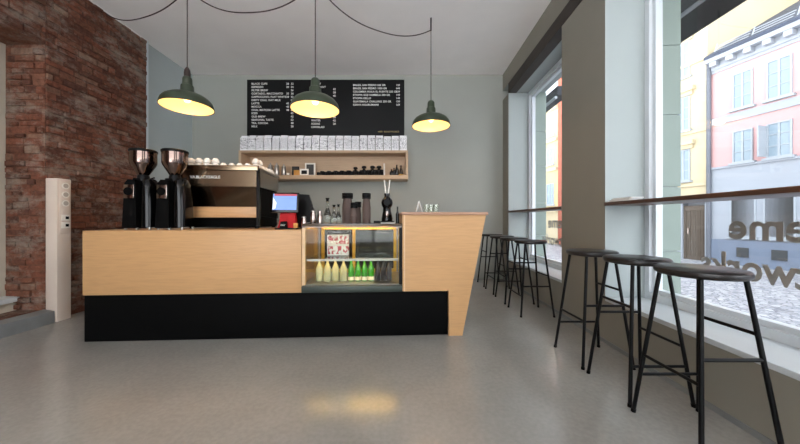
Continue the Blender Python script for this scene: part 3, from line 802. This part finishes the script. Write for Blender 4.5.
# ------------------------------------------------------------------ wall shelf with bags
SY = 4.45
t = thing('wall_shelf', 'long open plywood box shelf on the back wall under the menu', 'shelf', (0, SY, 0))
sx0, sx1 = XU(238.5, SY), XU(408, SY); szt, szb = ZV(150.3, SY), ZV(179, SY); sd = D-SY
b = new(); box(b, sx0, sx1, 0, sd-.001, szt-.035, szt, .002); obj('top_board', b, 'shelfwood', t)
b = new(); box(b, sx0, sx1, 0, sd-.001, szb, szb+.06, .002); obj('bottom_board', b, 'shelfwood', t)
for x in (sx0, sx1-.035):
    b = new(); box(b, x, x+.035, 0, sd-.001, szb+.06, szt-.035, .001); obj('end_board', b, 'shelfwood', t)
b = new(); box(b, sx0+.035, sx1-.035, sd-.02, sd-.002, szb+.06, szt-.035); obj('back_board', b, 'shelfwood', t)
nb = 21; bw = (XU(407.2, SY)-XU(239, SY))/nb
src = None
for k in range(nb):
    loc = Vector((XU(239, SY)+bw*(k+.5), SY+.06+random.uniform(-.006, .006), szt))
    if k < 10: where = 'on the shelf under the menu, %s from the left' % (ORD[k]) if k else 'on the shelf under the menu, at the left end'
    elif k == 10: where = 'on the shelf under the menu, middle of the row'
    else: where = 'on the shelf under the menu, %s from the right' % ORD[nb-1-k] if k < nb-1 else 'on the shelf under the menu, at the right end'
    L = 'white printed coffee bag ' + where
    if src is None:
        h = .238; w = bw/2*.9
        b = new()
        prof = [(0, -.04, .04, w*.97), (.01, -.043, .043, w), (h*.8, -.038, .038, w), (h*.9, -.02, .02, w*.98), (h*.93, -.006, .006, w*.98), (h, -.004, .004, w*.98)]
        rs = [[b.verts.new(p) for p in ((-ww, y0, z), (ww, y0, z), (ww, y1, z), (-ww, y1, z))] for z, y0, y1, ww in prof]
        for A, B in zip(rs, rs[1:]):
            for q in range(4): b.faces.new((A[q], A[(q+1)%4], B[(q+1)%4], B[q]))
        b.faces.new(rs[0][::-1]); b.faces.new(rs[-1])
        src = tag(obj('coffee_bag', b, 'bag', None, loc), L, 'bag', 'white coffee bags on the shelf')
    else: dup(src, loc, L, random.uniform(-.05, .05), (1, 1, random.uniform(.95, 1.04)))
# shelf contents
sfz = szb+.0605
IY = SY+.07
def sp(u, y=IY): return Vector((XU(u, y), y, sfz))
src = None
for k, (u, sc) in enumerate(((270.5, 1.05), (276.8, 1.0), (283.8, .9))):
    lab = 'steel canister on the wall shelf, %s of three' % ['left', 'middle', 'right'][k]
    if src is None:
        src = thing('shelf_canister', lab, 'canister', sp(u), 0, 'steel canisters on the wall shelf')
        b = new(); lathe(b, [(.036, 0), (.038, .004), (.038, .13), (.03, .15)], seg=18); obj('can', b, 'steel', src)
        b = new(); lathe(b, [(.031, .15), (.031, .165), (.012, .175), (.008, .20), (0, .202)], seg=18); obj('lid', b, 'steel', src)
    else: dup(src, sp(u), lab, None, (sc, sc, sc))
b = new(); lathe(b, [(.02, 0), (.026, .04), (0, .04)], seg=14)
tag(obj('small_cup', b, 'white', None, sp(288)), 'tiny white cup on the wall shelf beside the steel canisters', 'cup')
def picture(u0, u1, vt, y, fm, pm, name, lab, fw):
    x0, x1 = XU(u0, y), XU(u1, y); h = ZV(vt, y)-sfz
    t = thing('picture_frame', lab, 'picture frame', ((x0+x1)/2, y, sfz), 0, 'small picture frames on the wall shelf')
    w = (x1-x0)/2; b = new()
    box(b, -w, -w+fw, 0, .015, 0, h); box(b, w-fw, w, 0, .015, 0, h); box(b, -w+fw, w-fw, 0, .015, 0, fw); box(b, -w+fw, w-fw, 0, .015, h-fw, h)
    obj('frame', b, fm, t)
    b = new(); box(b, -w+fw, w-fw, .004, .012, fw, h-fw); obj('picture', b, pm, t)
picture(292, 299, 166.5, SY+.16, 'blacksteel', 'darkcab', '', 'black picture frame at the back on the wall shelf, left of the white one', .012)
picture(305, 315.2, 163, SY+.12, 'white', 'darkcab', '', 'tall white picture frame with dark picture on the wall shelf', .022)
picture(299.8, 308.5, 168.8, SY+.05, 'white', 'blacksteel', '', 'small square white picture frame at the front of the wall shelf', .024)
b = new(); box(b, -.045, .045, -.01, .01, 0, .085, .003)
tag(obj('amber_card', b, 'orange', None, sp(296.8, SY+.05)), 'small amber card standing before the black frame on the wall shelf', 'card')
src = None
for row in range(2):
    for k in range(10):
        u = 319+k*6.6+(3.3 if row else 0)
        y = SY+.07+row*.092
        lab = 'small black cup on the wall shelf, %s from the left in the %s row' % (ORD[k], ['front', 'rear'][row])
        if src is None:
            b = new(); lathe(b, [(.024, 0), (.034, .008), (.038, .05), (.035, .05), (.03, .01), (0, .01)], seg=14, close=False)
            tube(b, [(.034, 0, .04), (.05, 0, .04), (.053, 0, .025), (.045, 0, .015), (.033, 0, .015)], .005, 6)
            src = tag(obj('black_cup', b, 'blacksteel', None, sp(u, y)), lab, 'cup', 'black cups on the wall shelf')
        else:
            sc = .88+.025*k; dup(src, sp(u, y), lab, random.uniform(-1.9, -1.2), (sc, sc, sc*(1.9 if row else 1.25)))
src = None
for k, (u, s) in enumerate(((355.5, .92), (364, 1.1), (372.5, 1.12), (379, 1.12))):
    y = SY+.235
    lab = 'black lidded jar behind the black cups on the wall shelf, %s from the left' % ORD[k]
    if src is None:
        src = thing('black_jar', lab, 'jar', sp(u, y), 0, 'black jars on the wall shelf')
        b = new(); lathe(b, [(.03, 0), (.034, .006), (.034, .1), (.018, .115), (.018, .125)], seg=16); obj('jar_body', b, 'glassdark', src)
        b = new(); lathe(b, [(.02, .125), (.034, .135), (.034, .155), (.02, .165), (0, .165)], seg=16); obj('lid', b, 'blacksteel', src)
    else: dup(src, sp(u, y), lab, None, (s, s, s))
b = new(); tube(b, [(0, 0, 0), (0, 0, .19)], .012, 10); tag(obj('white_candle', b, 'white', None, sp(384.3)), 'slim white candle on the wall shelf right of the black cups', 'candle')
src = None
for k, (u, lm, s) in enumerate(((391.5, None, .62), (394, None, .78), (396.8, None, 1.0), (401, 'label_y', 1.0))):
    lab = ['short dark bottle on the wall shelf, leftmost of the right-hand group', 'dark bottle second in the right-hand group on the wall shelf', 'tall plain dark bottle beside the yellow labelled one on the wall shelf', 'dark bottle with yellow label at the right end of the wall shelf'][k]
    o = bottle('dark_bottle', lab, 'dark bottles on the wall shelf', sp(u, SY+.1+.05*(k % 2)), 'glassdark', 'blacksteel', lm, r=.03, h=.17*s if s < 1 else .175)

# ------------------------------------------------------------------ back counter behind the bar (seen through the case)
t = thing('back_counter', 'dark low back cabinet against the back wall behind the bar', 'cabinet', (-1.2, 4.18, 0))
b = new(); box(b, -1.3, 1.3, .02, .56, .08, .84); obj('carcass', b, 'darkcab', t)
b = new(); box(b, -1.31, 1.31, 0, .565, .84, .87, .003); obj('worktop', b, 'steel', t)
for k in range(4):
    b = new(); box(b, -1.29+k*.646, -1.29+k*.646+.638, 0.0, .018, .09, .83, .002); dd = obj('door', b, 'darkcab', t)
    b = new(); box(b, -1.29+k*.646+.25, -1.29+k*.646+.39, -.02, 0, .78, .79); obj('handle', b, 'steel', dd)
b = new(); box(b, -1.28, 1.28, .06, .56, 0, .08); obj('toe_kick', b, 'black', t)

# ------------------------------------------------------------------ white power post
px0, px1, py0, py1 = XL, -3.22, 2.738, 2.858
t = thing('power_post', 'white floor to chest height power post with sockets on the brick wall', 'power post', (px0, py0, 0))
ph = ZV(178, 2.74)
b = new(); box(b, 0.0, px1-px0, 0, py1-py0, 0.001, ph, .006); obj('column', b, 'white_plastic', t)
b = new(); box(b, px1-px0, px1-px0+.006, .02, py1-py0-.012, ph-.53, ph-.03, .002); pl = obj('socket_panel', b, 'white_plastic', t)
fx = px1-px0+.006; ym = (py1-py0)/2+.004
for z in (ph-.068, ph-.152, ph-.236):
    b = new(); tube(b, [(fx, ym, z), (fx+.006, ym, z)], .031, 20); sk = obj('socket', b, 'white', pl)
    b = new(); tube(b, [(fx+.006, ym, z), (fx+.0065, ym, z)], .022, 20); obj('socket_shade_disc', b, 'wellshade', pl)  # flat disc on the socket, recess shade put into its grey
for z in (ph-.315,):
    b = new(); box(b, fx, fx+.004, ym-.032, ym+.032, z-.03, z+.025, .001); obj('blank_plate', b, 'white_plastic', pl)
for z in (ph-.375, ph-.447):
    b = new(); box(b, fx, fx+.005, ym-.035, ym+.035, z-.03, z+.03, .002); q = obj('data_outlet', b, 'white', pl)
    b = new(); box(b, fx+.005, fx+.007, ym-.002, ym+.025, z-.014, z+.012); obj('port', b, 'black', pl)

# ------------------------------------------------------------------ pendant lamps
def lamp_parts(t, neck_step):
    k = .96
    b = new(); lathe(b, [(r*k, z) for r, z in [(.05, .134), (.10, .126), (.15, .108), (.19, .083), (.214, .054), (.225, .024), (.229, 0), (.234, 0), (.230, .025), (.219, .057), (.194, .087), (.152, .113), (.10, .132), (.05, .140)]], seg=48, close=False)
    obj('shade', b, 'green', t)
    b = new(); lathe(b, [(r*k, z) for r, z in [(0, .132), (.05, .132), (.10, .124), (.149, .106), (.188, .081), (.211, .053), (.222, .024), (.227, .001)]], seg=48, close=False); obj('shade_lining', b, 'enamel', t)
    b = new(); lathe(b, [(.062, .132), (.056, .145), (.054, .205), (.050, .213), (.042, .217), (.040, .275), (.034, .29), (.02, .302), (.008, .306), (0, .306)], seg=28); obj('neck', b, 'green', t)
    if neck_step == 0:
        b = new(); lathe(b, [(.026, .295), (.028, .33), (.024, .36), (.012, .385), (.006, .392), (0, .392)], seg=18); obj('cord_grip', b, 'capbrown', t)
    b = new(); lathe(b, [(0, -.0), (.02, .004), (.033, .022), (.036, .04), (.03, .06), (.017, .06), (.016, .07)], (0, 0, .052), 20); obj('bulb', b, 'bulb', t)
def swag(A, B, sag, n=48, skew=0., pw=2.4):
    out = []
    for k in range(n+1):
        s = k/n; p = A.lerp(B, s); w = (1-abs(2*s-1)**pw)*(1-skew*(2*s-1)); out.append(p-Vector((0, 0, sag*w)))
    return out
LP = [(187.3, 2.80, 107.6, 'green enamel pendant lamp over the coffee machine, leftmost of three'), (315.3, 2.73, 110, 'green enamel pendant lamp hanging in front of the menu board'), (431, 3.41, 126.3, 'green enamel pendant lamp over the raised counter, rightmost of three')]
prev_hook = None
for i, (u, Y, vr, lab) in enumerate(LP):
    x = XU(u, Y); zr = ZV(vr, Y)
    t = thing('pendant_lamp', lab, 'lamp', (x, Y, zr), 0, 'green pendant lamps')
    lamp_parts(t, i)
    b = new(); tube(b, [(0, 0, .31), (0, 0, ZC-.14-zr)], .0045, 8); obj('drop_cord', b, 'cord', t)
    b = new(); tube(b, [(0, 0, ZC-.15-zr), (0, 0, ZC-zr)], .009, 10); obj('ceiling_hook', b, 'blacksteel', t)
    hook = Vector((x, Y, ZC-.142))
    if i == 0: pts = swag(Vector((XL+.01, 3.31, ZC-.03)), hook, .155)
    elif i == 1: pts = swag(prev_hook, hook, .255)
    else: pts = swag(prev_hook, hook, .235, skew=.12)
    b = new(); tube(b, [p-Vector((x, Y, zr)) for p in pts], .0055, 8); obj('swag_cord', b, 'cord', t)
    prev_hook = hook
    ld = bpy.data.lights.new('lamp_light', 'POINT'); ld.energy = 3.4; ld.color = (1.0, .68, .37); ld.shadow_soft_size = .05
    lo = bpy.data.objects.new('lamp_light', ld); COL.objects.link(lo); lo.parent = t; lo.location = (0, 0, .02)

# ------------------------------------------------------------------ the street outside
GZ = -1.2
b = new(); box(b, 2.3, 60, -25, 70, GZ-.2, GZ); struct('street_ground', b, 'cobble')
b = new(); box(b, 2.25, 4.2, -25, 70, GZ, GZ+.12, .01); struct('pavement', b, 'asphalt')
b = new(); box(b, 1.5, 2.1, YB, D+.2, GZ, -.16); o = struct('wall_outside_base', b, 'jamb')
FA = math.atan(.2); FX = 19.0
def sY(u): return FX/((u-U0)/F+.2)/math.cos(FA)
def fz(u, v):
    Y = FX/((u-U0)/F+.2); return H-(v-V0)*Y/F
def house_window(root, s0, s1, z0, z1, glass='winglass', cols=2, rows=3, sill=True):
    """frame with mullions, one pane as sub-part"""
    b = new(); w = .06
    box(b, -.06, .04, s0, s0+w, z0, z1); box(b, -.06, .04, s1-w, s1, z0, z1); box(b, -.06, .04, s0+w, s1-w, z0, z0+w); box(b, -.06, .04, s0+w, s1-w, z1-w, z1)
    for k in range(1, cols):
        s = s0+(s1-s0)*k/cols; box(b, -.05, .04, s-.035, s+.035, z0+w, z1-w)
    for k in range(1, rows):
        z = z0+(z1-z0)*k/rows; box(b, -.045, .04, s0+w, s1-w, z-.016, z+.016)
    if sill: box(b, -.16, .04, s0-.1, s1+.1, z0-.1, z0)
    f = obj('window_frame', b, 'winframe', root, smooth=False)
    b = new(); box(b, -.02, .02, s0+.02, s1-.02, z0+.02, z1-.02); obj('window_pane', b, glass, f, smooth=False)
    return f
# pink house
s_end = sY(711); s_start = -6.0
t = thing('pink_house', 'pink stucco house with white ground floor across the street', 'house', (FX, 0, 0), FA)
b = new(); box(b, .0, 8, s_start, s_end, 3.55, 8.75); obj('upper_wall', b, 'pink', t, smooth=False)
b = new(); box(b, -.02, 8, s_start, s_end, -.02, 3.55); obj('ground_floor_wall', b, 'fwhite', t, smooth=False)
b = new(); box(b, -.10, 8, s_start, s_end, GZ, -.02); obj('plinth', b, 'plinthblue', t, smooth=False)
b = new(); box(b, -.07, 0, s_start, s_end, 5.72, 6.08); box(b, -.1, 0, s_start, s_end, 3.5, 3.6); obj('string_course', b, 'fwhite', t, smooth=False)
b = new(); box(b, -.06, .0, s_start, s_end, 8.35, 8.5); box(b, -.45, 0, s_start, s_end, 8.85, 9.05); box(b, -.12, 0, s_start, s_end, 8.5, 8.85)
s = s_end-.3
while s > 6:
    box(b, -.4, -.12, s-.13, s+.13, 8.62, 8.85); s -= .62
obj('cornice', b, 'fwhite', t, smooth=False)
b = new(); prism(b, [(-.5, 9.05), (-.5, 9.18), (6.5, 13.2), (8, 13.2), (8, 9.05)], s_start, s_end); 
for v in b.verts: v.co = Vector((v.co.x, v.co.y, v.co.z))
obj('roof', b, 'slate', t, smooth=False)
b = new()
s = s_end-.2
while s > 6:
    for q in (0, .18, .36): tube(b, [(-.1+q*.5, s, 9.45+q*.8), (-.1+q*.5, s-1.25, 9.45+q*.8)], .018, 6)
    tube(b, [(-.1, s, 9.35), (.1, s, 9.85)], .025, 6)
    s -= 1.35
obj('snow_guard', b, 'winframe', t)
up = []
for u0, u1 in ((733, 753.5), (767, 793)):
    up.append((sY(u1), sY(u0)))
gap = up[0][0]-up[1][1]; wdt = up[0][1]-up[0][0]
cols = up+[(up[1][0]-(gap+wdt)*k, up[1][0]-(gap+wdt)*k+wdt) for k in (1, 2)]
for i, (a, c) in enumerate(cols):
    house_window(t, a, c, 6.25, 7.95); f = house_window(t, a, c, 3.68, 5.2)
    g0 = a-.1; house_window(t, g0, c+.1, .15, 2.2, 'windark', 1, 1)
    b = new(); box(b, -.14, -.09, a+.1, c-.2, -.8, -.35); obj('basement_window', b, 'windark', t, smooth=False)
# open casement on the second column
a, c = cols[1]
b = new(); box(b, -.55, -.06, c-.02, c+.03, 3.75, 5.13); obj('open_casement', b, 'winframe', t, smooth=False)
b = new(); tube(b, [(-.12, s_end+.02, GZ), (-.12, s_end+.02, 8.9)], .09, 10); tag(obj('downpipe', b, 'pipe', None, (FX, 0, 0), FA), 'dark downpipe between the pink house and the cream house', 'downpipe')
# tall pale gable behind
b = new(); box(b, 9, 14, -6, s_end+3, GZ, 22); tag(obj('gable_house', b, 'palebrick', None, (FX, 0, 0), FA, False), 'tall pale brick house rising behind the slate roof', 'house')
# cream house
t = thing('cream_house', 'cream stucco house with a brown gate left of the pink house', 'house', (FX, 0, 0), FA)
c0, c1 = s_end+.15, sY(666)
b = new(); box(b, 0, 8, c0, c1, 1.9, 17); obj('upper_wall', b, 'cream', t, smooth=False)
gs0, gs1 = sY(705), sY(682.5)
b = new(); box(b, -.02, 8, c0, gs0, GZ, 1.9); box(b, -.02, 8, gs1, c1, GZ, 1.9); box(b, .4, 8, gs0, gs1, GZ, 1.9); box(b, -.1, 0, c0, c1, 1.9, 2.05); obj('ground_floor_wall', b, 'fwhite', t, smooth=False)
b = new()
for z in (2.75, 5.6, 9.3): box(b, -.09, 0, c0, c1, z, z+.16)
obj('string_course', b, 'cream', t, smooth=False)
ws0, ws1 = sY(690.5), sY(677)
for u, v0_, v1_ in ((684, 43, 78), (684, 97.5, 131), (684, 150, 181)):
    house_window(t, ws0, ws1, fz(u, v1_), fz(u, v0_), 'winglass', 2, 3)
    b = new(); zt = fz(u, v0_); box(b, -.25, 0, ws0-.25, ws1+.25, zt+.22, zt+.42); box(b, -.12, 0, ws0-.15, ws1+.15, zt+.02, zt+.22); obj('window_hood', b, 'cream', t, smooth=False)
b = new(); box(b, .12, .22, gs0, gs1, GZ, 1.72); g = obj('gate', b, 'gatewood', t, smooth=False)
b = new()
for k in range(9):
    s = gs0+(gs1-gs0)*(k+.5)/9; box(b, .10, .12, s-.02, s+.02, GZ+.2, 1.5)
box(b, .07, .12, gs0, gs0+.1, GZ, 1.72); box(b, .07, .12, gs1-.1, gs1, GZ, 1.72); box(b, .07, .12, gs0, gs1, 1.45, 1.72)
obj('gate_boards', b, 'gatewood', g, smooth=False)
b = new(); box(b, .03, .07, gs0+.75, gs0+.8, .2, .5); obj('handle', b, 'chrome', g, smooth=False)
# red house and ochre house further along
r0, r1 = c1+.02, sY(558)
b = new(); box(b, 0, 8, r0, r1, GZ, 14); tag(obj('red_house', b, 'redwall', None, (FX, 0, 0), FA, False), 'red brick house edge seen beside the pillar through the far window', 'house')
t = thing('ochre_house', 'ochre stucco house seen through the far window', 'house', (FX, 0, 0), FA)
o0, o1 = r1+.02, sY(490)
b = new(); box(b, 0, 8, o0, o1, 1.6, 11.2); obj('upper_wall', b, 'ochre', t, smooth=False)
b = new(); box(b, -.02, 8, o0, o1, GZ, 1.6); obj('ground_floor_wall', b, 'cream', t, smooth=False)
b = new()
for z in (1.6, 5.3, 7.9, 10.7): box(b, -.22, 0, o0, o1, z, z+.25)
box(b, -.6, 0, o0, o1, 11.0, 11.35); obj('cornice', b, 'cream', t, smooth=False)
b = new(); prism(b, [(-.6, 11.35), (5, 14), (8, 14), (8, 11.35)], o0, o1); obj('roof', b, 'slate', t, smooth=False)
for k in range(6):
    a = o0+.45+k*1.6
    if a+1 > o1: break
    for z0, z1 in ((2.3, 4.2), (5.9, 7.4), (8.5, 10.2)):
        house_window(t, a, a+.9, z0, z1, 'winglass', 2, 2)
# awnings
def awning(s0, s1, label, zt, x_out):
    t = thing('awning', label, 'awning', (WR0, 0, 0), WRA, 'shop awnings over the windows')
    b = new(); prism(b, [(.575, zt+.25), (.59, zt+.27), (x_out+.02, zt+.01), (x_out, zt-.01)], s0, s1); obj('canopy', b, 'awning', t, smooth=False)
    b = new(); box(b, x_out, x_out+.012, s0, s1, zt-.26, zt); obj('valance', b, 'awning', t, smooth=False)
    b = new(); tube(b, [(x_out-.02, s0, zt-.0), (x_out-.02, s1, zt-.0)], .025, 8); obj('front_bar', b, 'winframe', t)
    for s in (s0+.3, (s0+s1)/2, s1-.3):
        b = new(); tube(b, [(.575, s, zt+.1), (.95, s+.25, zt+.06), (x_out-.02, s, zt-.01)], .016, 8); obj('folding_arm', b, 'winframe', t)
b = new(); box(b, .3, .57, D+.2, 9, GZ, 9); rw('wall_outside_next', b, 'jamb')
awning(-1.0, 3.35, 'dark grey fabric awning outside the near window', 3.07, 1.28)
t = thing('street_awning', 'retracted dark awning box outside, seen high in the far window', 'awning', (WR0, 0, 0), WRA)
b = new(); box(b, .95, 1.15, 4.9, 7.5, 3.05, 3.22, .02); obj('awning_box', b, 'awning', t)
b = new(); tube(b, [(.93, 4.9, 3.02), (.93, 7.5, 3.02)], .025, 8); obj('front_bar', b, 'winframe', t)
b = new(); box(b, .571, .95, 6.6, 6.7, 3.1, 3.16); obj('bracket', b, 'pipe', t)

# ------------------------------------------------------------------ light, sky, camera
w = bpy.data.worlds.new('sky'); SC.world = w; w.use_nodes = True
nt = w.node_tree; bg = nt.nodes['Background']
tcw = N(nt, 'ShaderNodeTexCoord'); sp_ = N(nt, 'ShaderNodeSeparateXYZ'); rr = N(nt, 'ShaderNodeValToRGB')
nt.links.new(tcw.outputs['Generated'], sp_.inputs[0]); nt.links.new(sp_.outputs['Z'], rr.inputs[0])
rr.color_ramp.elements[0].color = (.93, .96, 1, 1); rr.color_ramp.elements[1].color = (.74, .86, 1, 1)
nt.links.new(rr.outputs[0], bg.inputs['Color'])
mrw = N(nt, 'ShaderNodeMapRange'); mrw.inputs['From Min'].default_value = -.9; mrw.inputs['From Max'].default_value = .5
mrw.inputs['To Min'].default_value = 4.2; mrw.inputs['To Max'].default_value = 1.75
nt.links.new(sp_.outputs['Y'], mrw.inputs['Value'])
# glow added to the world below the horizon to brighten the ceiling
mrg = N(nt, 'ShaderNodeMapRange'); mrg.inputs['From Min'].default_value = -.5; mrg.inputs['From Max'].default_value = .0
mrg.inputs['To Min'].default_value = 4.6; mrg.inputs['To Max'].default_value = 1.0
nt.links.new(sp_.outputs['Z'], mrg.inputs['Value'])
mm = N(nt, 'ShaderNodeMath', operation='MULTIPLY'); nt.links.new(mrw.outputs[0], mm.inputs[0]); nt.links.new(mrg.outputs[0], mm.inputs[1])
nt.links.new(mm.outputs[0], bg.inputs['Strength'])

cam = bpy.data.cameras.new('camera'); co = bpy.data.objects.new('camera', cam); COL.objects.link(co)
co.location = (0, 0, H); co.rotation_euler = (math.pi/2, 0, 0)
cam.sensor_width = 36; cam.lens = F/800*36; cam.shift_x = (400-U0)/800; cam.shift_y = -(222-V0)/800
cam.clip_start = .05; cam.clip_end = 300
SC.camera = co
vs = SC.view_settings
vs.view_transform = 'Standard'; vs.look = 'None'; vs.gamma = 1; vs.use_curve_mapping = False
vs.exposure = 0.45
SC.cycles.max_bounces = 10; SC.cycles.diffuse_bounces = 5; SC.cycles.transparent_max_bounces = 12
